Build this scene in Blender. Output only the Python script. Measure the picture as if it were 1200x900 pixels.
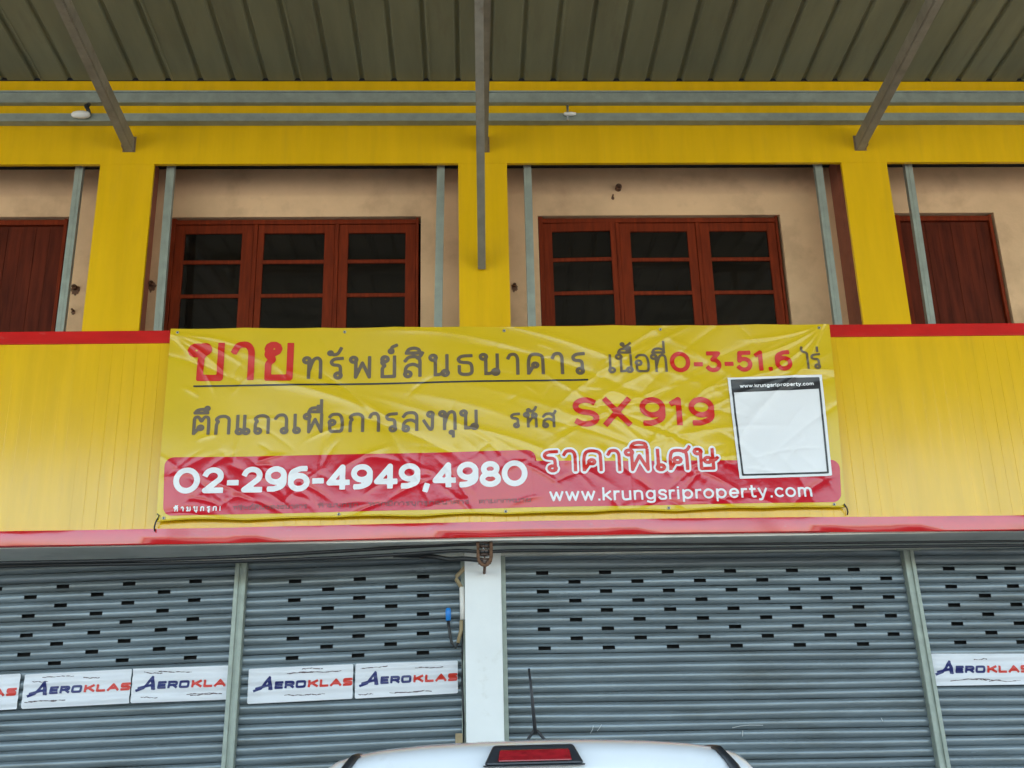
import bpy, bmesh, math, random
import numpy as np
from mathutils import Vector, Matrix

random.seed(7)
RNG = np.random.RandomState(11)
for o in list(bpy.data.objects):
    bpy.data.objects.remove(o)
S = bpy.context.scene
COL = S.collection
R = math.radians

# ------------------------------------------------------------------ camera
F_PX = 1267.0
PITCH, YAW, ROLL = R(18.759), R(2.466), R(-1.413)
cp, sp, cy_, sy_ = math.cos(PITCH), math.sin(PITCH), math.cos(YAW), math.sin(YAW)
fwd = Vector((sy_ * cp, cy_ * cp, sp))
rgt = Vector((cy_, -sy_, 0))
upv = rgt.cross(fwd)
r2 = math.cos(ROLL) * rgt + math.sin(ROLL) * upv
u2 = -math.sin(ROLL) * rgt + math.cos(ROLL) * upv
cam = bpy.data.cameras.new('camera')
cam.sensor_width = 36.0
cam.lens = 36.0 * F_PX / 1200.0
cam.clip_start = 0.05
cam.clip_end = 2000
camo = bpy.data.objects.new('camera', cam)
COL.objects.link(camo)
camo.matrix_world = Matrix(((r2.x, u2.x, -fwd.x, 0), (r2.y, u2.y, -fwd.y, -8.5),
                            (r2.z, u2.z, -fwd.z, 1.68), (0, 0, 0, 1)))
S.camera = camo

# ------------------------------------------------------------------ light
SUN_EL, SUN_AZ = 52.0, 12.0          # sun high behind the building (azimuth from +Y towards +X)
world = bpy.data.worlds.new("World")
S.world = world
world.use_nodes = True
wn = world.node_tree
bg = wn.nodes['Background']
sky = wn.nodes.new('ShaderNodeTexSky')
sky.sky_type = 'NISHITA'
sky.sun_disc = False
sky.sun_elevation = R(SUN_EL)
sky.sun_rotation = R(SUN_AZ)
sky.air_density = 1.3
sky.dust_density = 3.0
sky.ozone_density = 1.0
wn.links.new(sky.outputs[0], bg.inputs[0])
bg.inputs[1].default_value = 0.15
sun = bpy.data.lights.new('sun', 'SUN')
sun.energy = 3.6
sun.angle = R(0.6)
sun.color = (1.0, 0.95, 0.87)
suno = bpy.data.objects.new('sun', sun)
COL.objects.link(suno)
sd = Vector((math.sin(R(SUN_AZ)) * math.cos(R(SUN_EL)), math.cos(R(SUN_AZ)) * math.cos(R(SUN_EL)), math.sin(R(SUN_EL))))
suno.rotation_euler = (-sd).to_track_quat('-Z', 'Y').to_euler()
suno.location = (0, 0, 30)
S.view_settings.view_transform = 'Standard'
S.view_settings.look = 'None'
S.view_settings.gamma = 1
S.view_settings.use_curve_mapping = False
S.view_settings.exposure = 2.97
try:
    S.cycles.max_bounces = 8
    S.cycles.diffuse_bounces = 5
except Exception:
    pass

# ------------------------------------------------------------------ materials
def mat(name, col, rough=0.6, metal=0.0, spec=0.5, var=0.0, vscale=3.0, bump=0.0, bscale=40.0, stretch=(1, 1, 1),
        coat=0.0, rvar=0.0, stain=None, stain_scale=2.0, stain_lo=0.58, stain_hi=0.75, grain=0.0):
    m = bpy.data.materials.new(name)
    m.use_nodes = True
    nt = m.node_tree
    b = nt.nodes['Principled BSDF']
    b.inputs['Base Color'].default_value = (*col, 1)
    b.inputs['Roughness'].default_value = rough
    b.inputs['Metallic'].default_value = metal
    b.inputs['Specular IOR Level'].default_value = spec
    if coat:
        b.inputs['Coat Weight'].default_value = coat
        b.inputs['Coat Roughness'].default_value = 0.06
    if var or bump or rvar or stain or grain:
        tc = nt.nodes.new('ShaderNodeTexCoord')
        mp = nt.nodes.new('ShaderNodeMapping')
        mp.inputs['Scale'].default_value = stretch
        nt.links.new(tc.outputs['Object'], mp.inputs[0])
        def noise(scale, detail=5.0):
            n = nt.nodes.new('ShaderNodeTexNoise')
            n.inputs['Scale'].default_value = scale
            n.inputs['Detail'].default_value = detail
            n.inputs['Roughness'].default_value = 0.6
            nt.links.new(mp.outputs[0], n.inputs['Vector'])
            return n
        last = None
        if var:
            n = noise(vscale)
            cr = nt.nodes.new('ShaderNodeValToRGB')
            cr.color_ramp.elements[0].position = 0.3
            cr.color_ramp.elements[1].position = 0.7
            cr.color_ramp.elements[0].color = (*[c * (1 - var) for c in col], 1)
            cr.color_ramp.elements[1].color = (*[min(1, c * (1 + var * 0.6)) for c in col], 1)
            nt.links.new(n.outputs['Fac'], cr.inputs[0])
            last = cr.outputs[0]
        if stain:
            n = noise(stain_scale, 8.0)
            cr = nt.nodes.new('ShaderNodeValToRGB')
            cr.color_ramp.elements[0].position = stain_lo
            cr.color_ramp.elements[1].position = stain_hi
            cr.color_ramp.elements[0].color = (0, 0, 0, 1)
            cr.color_ramp.elements[1].color = (1, 1, 1, 1)
            nt.links.new(n.outputs['Fac'], cr.inputs[0])
            mx = nt.nodes.new('ShaderNodeMixRGB')
            nt.links.new(cr.outputs[0], mx.inputs[0])
            if last:
                nt.links.new(last, mx.inputs[1])
            else:
                mx.inputs[1].default_value = (*col, 1)
            mx.inputs[2].default_value = (*stain, 1)
            last = mx.outputs[0]
        if last:
            nt.links.new(last, b.inputs['Base Color'])
        if rvar:
            n = noise(vscale * 1.7)
            mr = nt.nodes.new('ShaderNodeMapRange')
            mr.inputs['To Min'].default_value = max(0.02, rough - rvar)
            mr.inputs['To Max'].default_value = min(1, rough + rvar)
            nt.links.new(n.outputs['Fac'], mr.inputs[0])
            nt.links.new(mr.outputs[0], b.inputs['Roughness'])
        if bump:
            n = noise(bscale, 4.0)
            bp = nt.nodes.new('ShaderNodeBump')
            bp.inputs['Strength'].default_value = bump
            bp.inputs['Distance'].default_value = 0.01
            nt.links.new(n.outputs['Fac'], bp.inputs['Height'])
            nt.links.new(bp.outputs[0], b.inputs['Normal'])
    return m

M = {
    'yellow': mat('yellow_cladding', (0.78, 0.465, 0.005), 0.17, var=0.10, vscale=1.1, stretch=(6, 1, 0.6), bump=0.10, bscale=3.0,
                  rvar=0.06, stain=(0.66, 0.40, 0.015), stain_scale=1.5, stain_lo=0.56, stain_hi=0.85),
    'red_trim': mat('red_trim', (0.60, 0.012, 0.012), 0.09, coat=0.5, var=0.15, vscale=2.0, stretch=(1.5, 1, 3), bump=0.12, bscale=2.2, rvar=0.1,
                    stain=(0.45, 0.12, 0.10), stain_scale=3.0, stain_lo=0.62, stain_hi=0.9),
    'plaster': mat('peach_plaster', (0.74, 0.49, 0.275), 0.9, var=0.16, vscale=1.4, bump=0.15, bscale=30,
                   stain=(0.46, 0.28, 0.16), stain_scale=2.6, stain_lo=0.52, stain_hi=0.85),
    'pilaster': mat('brown_pilaster', (0.33, 0.11, 0.06), 0.8, var=0.2, vscale=3),
    'wood': mat('red_brown_wood', (0.185, 0.025, 0.006), 0.6, spec=0.12, var=0.35, vscale=5, stretch=(8, 1, 0.8), bump=0.1, bscale=20),
    'wood_dark': mat('dark_brown_wood', (0.105, 0.017, 0.006), 0.6, spec=0.12, var=0.45, vscale=3, stretch=(6, 1, 0.6), bump=0.1, bscale=15),
    'glass': mat('dark_glass', (0.010, 0.008, 0.006), 0.06, spec=0.55, var=0.5, vscale=2.5, stretch=(1, 1, 6), rvar=0.05),
    'galv': mat('galvanised_steel', (0.30, 0.335, 0.285), 0.5, metal=0.25, var=0.18, vscale=9, stretch=(1, 1, 1), rvar=0.12),
    'rafter': mat('weathered_steel', (0.27, 0.245, 0.19), 0.6, metal=0.2, var=0.25, vscale=6, stain=(0.14, 0.08, 0.04), stain_scale=5,
                  stain_lo=0.6, stain_hi=0.8),
    'sheet': mat('roof_sheet', (0.195, 0.196, 0.118), 0.6, metal=0.0, var=0.2, vscale=1.3, stretch=(3, 0.5, 1), bump=0.05, bscale=5, stain=(0.15, 0.135, 0.085), stain_scale=2.2, stain_lo=0.55, stain_hi=0.8),
    'shutter': mat('grey_shutter', (0.172, 0.207, 0.224), 0.23, metal=0.2, var=0.26, vscale=1.2, stretch=(0.7, 1, 5), bump=0.08,
                   bscale=6, rvar=0.12, stain=(0.085, 0.092, 0.085), stain_scale=1.4, stain_lo=0.50, stain_hi=0.80),
    'dark': mat('dark_interior', (0.012, 0.012, 0.012), 0.9),
    'white': mat('white_paint', (0.80, 0.80, 0.78), 0.55, var=0.05, vscale=2.5, bump=0.08, bscale=25,
                 stain=(0.56, 0.53, 0.46), stain_scale=4.0, stain_lo=0.62, stain_hi=0.85),
    'soffit': mat('grey_soffit', (0.80, 0.78, 0.69), 0.8, var=0.15, vscale=2, stain=(0.42, 0.40, 0.34), stain_scale=2.2, stain_lo=0.55, stain_hi=0.9),
    'concrete': mat('concrete', (0.17, 0.165, 0.15), 0.9, var=0.2, vscale=0.8, bump=0.2, bscale=20),
    'ban_yel': mat('banner_yellow', (0.70, 0.485, 0.014), 0.20, var=0.05, vscale=2, bump=0.10, bscale=9),
    'ban_red': mat('banner_red', (0.58, 0.010, 0.024), 0.14, var=0.05, vscale=2, bump=0.16, bscale=11),
    'ink_red': mat('ink_red', (0.62, 0.020, 0.012), 0.27, bump=0.10, bscale=9),
    'ink_grey': mat('ink_grey', (0.135, 0.095, 0.055), 0.3, bump=0.10, bscale=9),
    'ink_black': mat('ink_black', (0.02, 0.018, 0.02), 0.3),
    'ink_white': mat('ink_white', (0.82, 0.82, 0.84), 0.3, bump=0.10, bscale=9),
    'ink_navy': mat('ink_navy', (0.02, 0.025, 0.13), 0.4),
    'ink_scarlet': mat('ink_scarlet', (0.60, 0.035, 0.02), 0.4),
    'ink_faint': mat('ink_faint', (0.26, 0.030, 0.035), 0.3),
    'ink_smoke': mat('ink_smoke', (0.10, 0.06, 0.06), 0.5),
    'vinyl': mat('white_vinyl', (0.72, 0.72, 0.74), 0.4, var=0.06, vscale=3, stretch=(1, 1, 5), stain=(0.55, 0.55, 0.56), stain_scale=2.5,
                 stain_lo=0.6, stain_hi=0.8),
    'chalk': mat('chalk', (0.42, 0.44, 0.44), 0.9),
    'rust_steel': mat('rusty_steel', (0.20, 0.13, 0.08), 0.7, var=0.4, vscale=30),
    'rust': mat('rust', (0.17, 0.085, 0.045), 0.9, var=0.5, vscale=40),
    'rubber': mat('black_rubber', (0.018, 0.018, 0.02), 0.55),
    'cable': mat('black_cable', (0.015, 0.015, 0.015), 0.5),
    'porcelain': mat('brown_porcelain', (0.09, 0.055, 0.040), 0.12),
    'pvc_white': mat('white_pvc', (0.75, 0.70, 0.63), 0.45),
    'beige': mat('beige_conduit', (0.34, 0.25, 0.13), 0.6, var=0.25, vscale=12),
    'blue': mat('blue_plastic', (0.01, 0.20, 0.62), 0.4),
    'car_white': mat('car_white', (0.80, 0.81, 0.82), 0.25, coat=0.9, var=0.03, vscale=3, stain=(0.62, 0.60, 0.56), stain_scale=6, stain_lo=0.58, stain_hi=0.85),
    'car_glass': mat('car_glass', (0.015, 0.018, 0.02), 0.05),
    'lens_red': mat('red_lens', (0.30, 0.010, 0.016), 0.2, var=0.35, vscale=30, stretch=(1, 1, 4)),
    'lens_white': mat('clear_lens', (0.6, 0.6, 0.6), 0.1),
    'trim_black': mat('black_trim', (0.02, 0.022, 0.026), 0.42),
    'chrome': mat('chrome', (0.7, 0.7, 0.7), 0.15, metal=1.0),
    'alloy': mat('alloy', (0.45, 0.46, 0.47), 0.35, metal=0.8),
    'bulb': mat('bulb_white', (0.82, 0.80, 0.74), 0.3),
}

# ------------------------------------------------------------------ mesh helpers
class MB:
    def __init__(self):
        self.v = []; self.f = []; self.mi = []; self.smooth = []
    def add(self, verts, faces, mi=0, smooth=False):
        o = len(self.v)
        self.v += [tuple(p) for p in verts]
        for f in faces:
            self.f.append(tuple(i + o for i in f)); self.mi.append(mi); self.smooth.append(smooth)
        return self
    def box(self, x0, x1, y0, y1, z0, z1, mi=0):
        return self.add([(x0, y0, z0), (x1, y0, z0), (x1, y1, z0), (x0, y1, z0), (x0, y0, z1), (x1, y0, z1), (x1, y1, z1), (x0, y1, z1)],
                        [(0, 3, 2, 1), (4, 5, 6, 7), (0, 1, 5, 4), (1, 2, 6, 5), (2, 3, 7, 6), (3, 0, 4, 7)], mi)
    def hexa(self, p, mi=0):
        return self.add(p, [(0, 3, 2, 1), (4, 5, 6, 7), (0, 1, 5, 4), (1, 2, 6, 5), (2, 3, 7, 6), (3, 0, 4, 7)], mi)
    def beam(self, a, b, w, h, mi=0):
        """rectangular bar from a to b: w sideways, h upright"""
        a, b = Vector(a), Vector(b)
        d = (b - a).normalized()
        s = d.cross(Vector((0, 0, 1)))
        s = Vector((1, 0, 0)) if s.length < 1e-4 else s.normalized()
        u = s.cross(d).normalized()
        p = []
        for q in (a, b):
            p += [q - s * w / 2 - u * h / 2, q + s * w / 2 - u * h / 2, q + s * w / 2 + u * h / 2, q - s * w / 2 + u * h / 2]
        return self.add(p, [(0, 3, 2, 1), (4, 5, 6, 7), (0, 1, 5, 4), (1, 2, 6, 5), (2, 3, 7, 6), (3, 0, 4, 7)], mi)
    def tube(self, pts, r, n=8, mi=0, cap=True):
        pts = [Vector(p) for p in pts]
        rs = r if isinstance(r, (list, tuple)) else [r] * len(pts)
        vs, fs = [], []
        for i, p in enumerate(pts):
            d = (pts[min(i + 1, len(pts) - 1)] - pts[max(i - 1, 0)]).normalized()
            s = d.cross(Vector((0, 0, 1)))
            s = Vector((1, 0, 0)) if s.length < 1e-3 else s.normalized()
            u = s.cross(d)
            for k in range(n):
                a = 2 * math.pi * k / n
                vs.append(p + (s * math.cos(a) + u * math.sin(a)) * rs[i])
        for i in range(len(pts) - 1):
            for k in range(n):
                k2 = (k + 1) % n
                fs.append((i * n + k, i * n + k2, (i + 1) * n + k2, (i + 1) * n + k))
        if cap:
            fs.append(tuple(range(n))[::-1]); fs.append(tuple((len(pts) - 1) * n + k for k in range(n)))
        return self.add(vs, fs, mi, True)
    def lathe(self, prof, c, axis='z', n=20, mi=0):
        vs, fs = [], []
        for (r, h) in prof:
            for k in range(n):
                a = 2 * math.pi * k / n
                x, y = r * math.cos(a), r * math.sin(a)
                vs.append({'z': (c[0] + x, c[1] + y, c[2] + h), 'x': (c[0] + h, c[1] + x, c[2] + y), 'y': (c[0] + x, c[1] + h, c[2] + y)}[axis])
        for i in range(len(prof) - 1):
            for k in range(n):
                k2 = (k + 1) % n
                fs.append((i * n + k, i * n + k2, (i + 1) * n + k2, (i + 1) * n + k))
        fs.append(tuple(range(n))); fs.append(tuple((len(prof) - 1) * n + k for k in range(n)))
        return self.add(vs, fs, mi, True)
    def loft(self, rings, closed=True, caps=True, mi=0, smooth=True):
        n = len(rings[0]); vs = [p for r in rings for p in r]; fs = []
        for i in range(len(rings) - 1):
            for k in range(n if closed else n - 1):
                k2 = (k + 1) % n
                fs.append((i * n + k, i * n + k2, (i + 1) * n + k2, (i + 1) * n + k))
        if caps:
            fs.append(tuple(range(n))); fs.append(tuple((len(rings) - 1) * n + k for k in range(n)))
        return self.add(vs, fs, mi, smooth)
    def build(self, name, mats, parent=None, bevel=0.0, fix=True, label=None, autosmooth=None):
        me = bpy.data.meshes.new(name)
        me.from_pydata(self.v, [], self.f)
        ms = mats if isinstance(mats, (list, tuple)) else [mats]
        for m in ms: me.materials.append(m)
        me.polygons.foreach_set('material_index', self.mi)
        me.polygons.foreach_set('use_smooth', self.smooth)
        if fix or bevel:
            bm = bmesh.new(); bm.from_mesh(me)
            if fix: bmesh.ops.recalc_face_normals(bm, faces=bm.faces)
            if bevel:
                es = [e for e in bm.edges if len(e.link_faces) == 2 and e.calc_face_angle(0) > 0.6]
                bmesh.ops.bevel(bm, geom=es, offset=bevel, segments=2, affect='EDGES', profile=0.5, clamp_overlap=True)
            bm.to_mesh(me); bm.free()
        me.update()
        if autosmooth:
            try: me.set_sharp_from_angle(angle=autosmooth)
            except Exception: pass
        o = bpy.data.objects.new(name, me)
        COL.objects.link(o)
        if parent is not None:
            o.parent = parent
            wl = parent.location.copy() if parent.parent is None else Vector((0, 0, 0))
            o.matrix_parent_inverse = Matrix.Translation(-wl)
        if label: o['label'] = label
        return o

def thing(name, label, cat, loc=(0, 0, 0), group=None):
    o = bpy.data.objects.new(name, None)
    o.empty_display_size = 0.2
    COL.objects.link(o); o.location = loc
    return tag(o, label, cat, group)
def tag(o, label, cat, group=None, kind=None):
    if label: o['label'] = label
    if cat: o['category'] = cat
    if group: o['group'] = group
    if kind: o['kind'] = kind
    return o

# ------------------------------------------------------------------ stroke lettering (distance field -> filled mesh)
def arc(cx, cy, rx, ry, a0, a1, n=14):
    return [(cx + rx * math.cos(R(a0 + (a1 - a0) * i / n)), cy + ry * math.sin(R(a0 + (a1 - a0) * i / n))) for i in range(n + 1)]
def loop(cx, cy, r=0.125):
    return ('L', arc(cx, cy, r, r * 1.05, 0, 360, 10))
def chaikin(p, it=2):
    for _ in range(it):
        q = [p[0]]
        for a, b in zip(p[:-1], p[1:]):
            q += [(a[0] * .78 + b[0] * .22, a[1] * .78 + b[1] * .22), (a[0] * .22 + b[0] * .78, a[1] * .22 + b[1] * .78)]
        q.append(p[-1]); p = q
    return p
A_ = lambda *p: ('C', list(p))      # curve (corners rounded)
P_ = lambda *p: ('L', list(p))      # plain polyline
ARCH_L = [loop(.12, .88)]
TH = {
 'ก': (.68, [A_((.08,0),(.08,.58),(.18,.68),(.04,.80),(.2,.98),(.45,1.0),(.62,.86),(.62,.6),(.62,0))]),
 'ข': (.74, [loop(.11,.84,.12), A_((.17,.94),(.34,.98),(.40,.84),(.26,.70),(.22,.56),(.22,0)), P_((.22,0),(.66,0),(.66,1))]),
 'ค': (.70, [A_((.06,0),(.06,.65),(.14,.96),(.36,1.02),(.62,.92),(.64,.6),(.64,0)), loop(.33,.43,.105), P_((.25,.37),(.08,.03))]),
 'ง': (.54, [loop(.33,.88), A_((.42,.88),(.42,.3),(.40,.02),(.30,.0),(.04,.52))]),
 'ต': (.72, [A_((.06,0),(.06,.60),(.06,.94),(.24,.98),(.36,.66),(.48,.98),(.66,.94),(.68,.60),(.68,0)), loop(.34,.34,.10), P_((.26,.29),(.08,.03))]),
 'ถ': (.70, [loop(.20,.11), A_((.08,.11),(.08,.56),(.18,.68),(.04,.80),(.2,.98),(.45,1.0),(.64,.86),(.64,.6),(.64,0))]),
 'ท': (.72, [loop(.11,.89), P_((.20,.89),(.20,0)), A_((.20,.30),(.36,.92),(.52,1.02),(.64,.92),(.66,.7),(.66,0))]),
 'ธ': (.66, [A_((.10,.42),(.10,0),(.60,0),(.60,.42),(.52,.60),(.12,.62),(.04,.80),(.20,.95),(.58,.96))]),
 'น': (.76, [loop(.11,.89), P_((.20,.89),(.20,0)), A_((.20,.02),(.36,.02),(.52,.12)), loop(.59,.10), P_((.66,.14),(.66,1))]),
 'บ': (.70, [loop(.11,.89), P_((.20,.89),(.20,0),(.62,0),(.62,1))]),
 'พ': (.84, [loop(.11,.89), P_((.20,.89),(.20,0),(.46,.72),(.74,0),(.74,1))]),
 'ม': (.74, [loop(.11,.89), P_((.20,.89),(.20,.15)), loop(.14,.09), P_((.22,.09),(.64,.02),(.64,1))]),
 'ย': (.68, [loop(.22,.88,.125), A_((.14,.88),(.08,.68),(.24,.56),(.12,.44),(.12,.3),(.12,0)), P_((.12,0),(.60,0),(.60,1))]),
 'ร': (.54, [loop(.34,.10), A_((.43,.10),(.43,.52),(.36,.62),(.12,.64),(.05,.80),(.18,.95),(.50,.97))]),
 'ล': (.70, [A_((.05,.78),(.18,1.0),(.50,1.02),(.64,.86),(.64,.5),(.64,0)), A_((.62,.44),(.40,.60),(.16,.54),(.06,.36),(.07,.12)), loop(.16,.09)]),
 'ว': (.58, [A_((.04,.80),(.16,1.0),(.40,1.02),(.52,.84),(.52,.5),(.52,.10)), loop(.43,.10)]),
 'ศ': (.76, [A_((.06,0),(.06,.65),(.14,.94),(.36,.98),(.62,.88),(.64,.6),(.64,0)), loop(.31,.46), P_((.24,.40),(.07,.03)), A_((.52,.90),(.66,.96),(.74,1.14))]),
 'ษ': (.80, [loop(.11,.89), P_((.20,.89),(.20,0),(.62,0),(.62,1)), A_((.78,.56),(.70,.44),(.52,.38)), loop(.44,.44)]),
 'ส': (.76, [A_((.05,.76),(.18,.96),(.50,.98),(.64,.82),(.64,.5),(.64,0)), A_((.62,.44),(.40,.60),(.16,.54),(.06,.36),(.07,.12)), loop(.16,.09), A_((.52,.90),(.66,.98),(.74,1.16))]),
 'ห': (.76, [loop(.11,.89), P_((.20,.89),(.20,0)), A_((.20,.28),(.36,.58),(.50,.74)), loop(.56,.86), A_((.50,.76),(.66,.62),(.66,.3),(.66,0))]),
 'อ': (.66, [loop(.15,.52), A_((.06,.54),(.06,.0),(.34,0),(.60,0),(.60,.7),(.48,1.0),(.16,1.0),(.05,.84))]),
 'า': (.50, [A_((.04,.80),(.12,1.0),(.32,1.02),(.42,.84),(.42,.5),(.42,0))]),
 'เ': (.30, [P_((.10,1),(.10,.10)), loop(.18,.10)]),
 'แ': (.58, [P_((.10,1),(.10,.10)), loop(.18,.10), P_((.40,1),(.40,.10)), loop(.48,.10)]),
 'ไ': (.34, [P_((.30,0),(.30,1.02)), A_((.30,1.02),(.26,1.12),(.06,1.20),(.0,1.36),(.04,1.50))]),
 ' ': (.34, []),
 '!': (.2, [P_((.08,1),(.08,.35)), P_((.08,.05),(.08,.0))]),
}
MK = {  # marks: drawn relative to the right edge of the last base letter, base height 1
 'ิ': [A_((-.60,1.16),(-.52,1.36),(-.30,1.42),(-.10,1.34),(-.06,1.16)), P_((-.60,1.16),(-.06,1.16))],
 'ี': [A_((-.60,1.16),(-.52,1.36),(-.30,1.42),(-.10,1.34),(-.06,1.16)), P_((-.60,1.16),(-.06,1.16)), P_((-.06,1.16),(-.06,1.50))],
 'ื': [A_((-.60,1.16),(-.52,1.36),(-.30,1.40),(-.10,1.32),(-.06,1.16)), P_((-.60,1.16),(-.06,1.16)), P_((-.06,1.16),(-.06,1.50)), P_((-.20,1.20),(-.20,1.50))],
 'ึ': [A_((-.60,1.20),(-.52,1.36),(-.30,1.42),(-.10,1.34),(-.06,1.20)), P_((-.60,1.20),(-.06,1.20)), loop(-.08,1.46,.07)],
 'ั': [loop(-.46,1.24,.07), A_((-.39,1.22),(-.34,1.14),(-.16,1.20),(-.04,1.48))],
 '์': [loop(-.16,1.28,.075), A_((-.12,1.35),(-.14,1.48),(.06,1.58))],
 '่': [P_((-.06,1.18),(-.06,1.46))],
 '้': [loop(-.40,1.32,.06), A_((-.36,1.26),(-.36,1.16),(-.20,1.20),(-.04,1.38))],
 'ุ': [loop(-.16,-.20,.06), P_((-.08,-.16),(-.08,-.44))],
}
def E_(cx, cy, rx, ry): return ('L', arc(cx, cy, rx, ry, 0, 360, 28))
LT = {
 '0': (.98, [E_(.42,.5,.42,.5)]),
 '1': (.44, [P_((.02,.84),(.24,1),(.24,0))]),
 '2': (.78, [('L', arc(.33,.69,.31,.31,165,-35,14) + [(.03,0),(.68,0)])]),
 '3': (.74, [('L', [(.06,1),(.60,1),(.28,.62)] + arc(.30,.31,.32,.31,88,-150,14))]),
 '4': (.84, [P_((.56,0),(.56,1),(.02,.25),(.78,.25))]),
 '5': (.74, [('L', [(.60,1),(.12,1),(.08,.54)] + arc(.31,.32,.32,.32,125,-150,14))]),
 '6': (.78, [E_(.35,.32,.33,.32), A_((.60,.98),(.38,.98),(.02,.80),(.02,.32))]),
 '8': (.76, [E_(.34,.75,.27,.25), E_(.34,.26,.33,.26)]),
 '9': (.78, [E_(.35,.68,.33,.32), A_((.10,.02),(.32,.02),(.68,.20),(.68,.68))]),
 '-': (.46, [P_((.04,.36),(.34,.36))]),
 '.': (.24, [P_((.06,.0),(.10,.0))]),
 ',': (.28, [P_((.12,.03),(.06,-.20))]),
 '$': (.84, [A_((.66,1),(.06,1),(.0,.94),(.0,.58),(.06,.5),(.6,.5),(.66,.42),(.66,.06),(.6,0),(.0,0))]),
 'S': (.82, [('L', arc(.36,.745,.33,.255,40,270,12) + arc(.36,.245,.35,.245,90,-145,12))]),
 'X': (.98, [P_((.0,1),(.74,0)), P_((.74,1),(.0,0))]),
 ' ': (.3, []),
 # lower case: x-height .72
 'w': (1.0, [P_((.0,.70),(.22,0),(.44,.66),(.66,0),(.88,.70))]),
 'k': (.66, [P_((.0,1),(.0,0)), P_((.50,.70),(.02,.28)), P_((.16,.38),(.54,0))]),
 'r': (.44, [P_((.0,.70),(.0,0)), A_((.0,.38),(.08,.68),(.32,.68))]),
 'u': (.72, [A_((.0,.70),(.0,.22),(.06,0),(.28,-.02),(.54,.04),(.54,.3),(.54,.70)), P_((.54,.3),(.54,0))]),
 'n': (.72, [P_((.0,.70),(.0,0)), A_((.0,.40),(.06,.66),(.28,.72),(.52,.64),(.54,.36),(.54,0))]),
 'm': (1.08, [P_((.0,.70),(.0,0)), A_((.0,.40),(.06,.66),(.24,.72),(.44,.62),(.45,.36),(.45,0)), A_((.45,.40),(.50,.66),(.68,.72),(.88,.62),(.90,.36),(.90,0))]),
 'g': (.76, [E_(.29,.37,.29,.33), A_((.58,.70),(.58,0),(.54,-.24),(.28,-.28),(.06,-.20))]),
 's': (.62, [A_((.50,.60),(.38,.74),(.04,.72),(.00,.44),(.48,.32),(.50,.0),(.12,-.04),(.0,.12))]),
 'i': (.24, [P_((.02,.70),(.02,0)), P_((.02,.94),(.02,.96))]),
 'p': (.78, [P_((.0,.70),(.0,-.26)), E_(.31,.35,.31,.34)]),
 'o': (.78, [E_(.31,.35,.32,.35)]),
 'e': (.74, [('L', [(.02,.36),(.60,.36)] + arc(.31,.35,.30,.35,8,318,16))]),
 't': (.50, [A_((.14,.94),(.14,.2),(.18,.0),(.38,.02)), P_((.0,.68),(.36,.68))]),
 'y': (.66, [P_((.0,.70),(.26,.02)), A_((.54,.70),(.28,.02),(.18,-.24),(.0,-.24))]),
 'c': (.66, [('L', arc(.32,.35,.31,.35,48,312,16))]),
 'A': (1.02, [P_((.0,0),(.42,1),(.84,0)), P_((.17,.34),(.67,.34))]),
 'E': (.84, [P_((.64,1),(.0,1),(.0,0),(.64,0)), P_((.0,.5),(.58,.5))]),
 'R': (.94, [P_((.0,0),(.0,1)), A_((.0,1),(.6,1),(.74,.9),(.74,.55),(.6,.45),(.0,.45)), P_((.40,.45),(.74,0))]),
 'O': (1.0, [A_((.40,0),(.08,0),(.0,.08),(.0,.92),(.08,1),(.72,1),(.80,.92),(.80,.08),(.72,0),(.40,0))]),
 'K': (.92, [P_((.0,1),(.0,0)), P_((.70,1),(.04,.42)), P_((.26,.58),(.74,0))]),
 'L': (.80, [P_((.0,1),(.0,0),(.62,0))]),
}
LT['7'] = (.7, [P_((.04,1),(.62,1),(.22,0))])
def upper_small(t):
    return t
def layout(text, gap=0.06):
    """text -> polylines in letter units"""
    x = 0; out = []; lastw = 0; lastx = 0; high = False
    for ch in text:
        if ch in MK:
            dy = 0.36 if (ch in '่้์' and high) else 0.0
            for kind, p in MK[ch]:
                q = chaikin(p) if kind == 'C' else p
                out.append([(lastx + lastw - .06 + a, b + dy) for a, b in q])
            if ch in 'ิีืึั': high = True
            continue
        w, strokes = TH[ch] if ch in TH and not (ch in LT and ch != ' ') else LT[ch]
        for kind, p in strokes:
            q = chaikin(p) if kind == 'C' else p
            out.append([(x + a, b) for a, b in q])
        lastx, lastw = x, w; high = False
        x += w + gap
    return out
def fit(lines, x0, x1, zb0, zb1, H, hw, base_h=1.0, slant=0.0):
    """place letter-unit polylines on (x, z): stroke edges fill x0..x1, letters of base_h stand H tall on a sloping baseline"""
    us = [p[0] for l in lines for p in l]
    u0, u1 = min(us), max(us)
    sx = (x1 - x0 - 2 * hw) / (u1 - u0)
    sz = (H - 2 * hw) / base_h
    out = []
    for l in lines:
        q = []
        for a, b in l:
            x = x0 + hw + (a - u0) * sx
            q.append((x + slant * b * sz, zb0 + (zb1 - zb0) * (x - x0) / (x1 - x0) + hw + b * sz))
        out.append(q)
    return out
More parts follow.
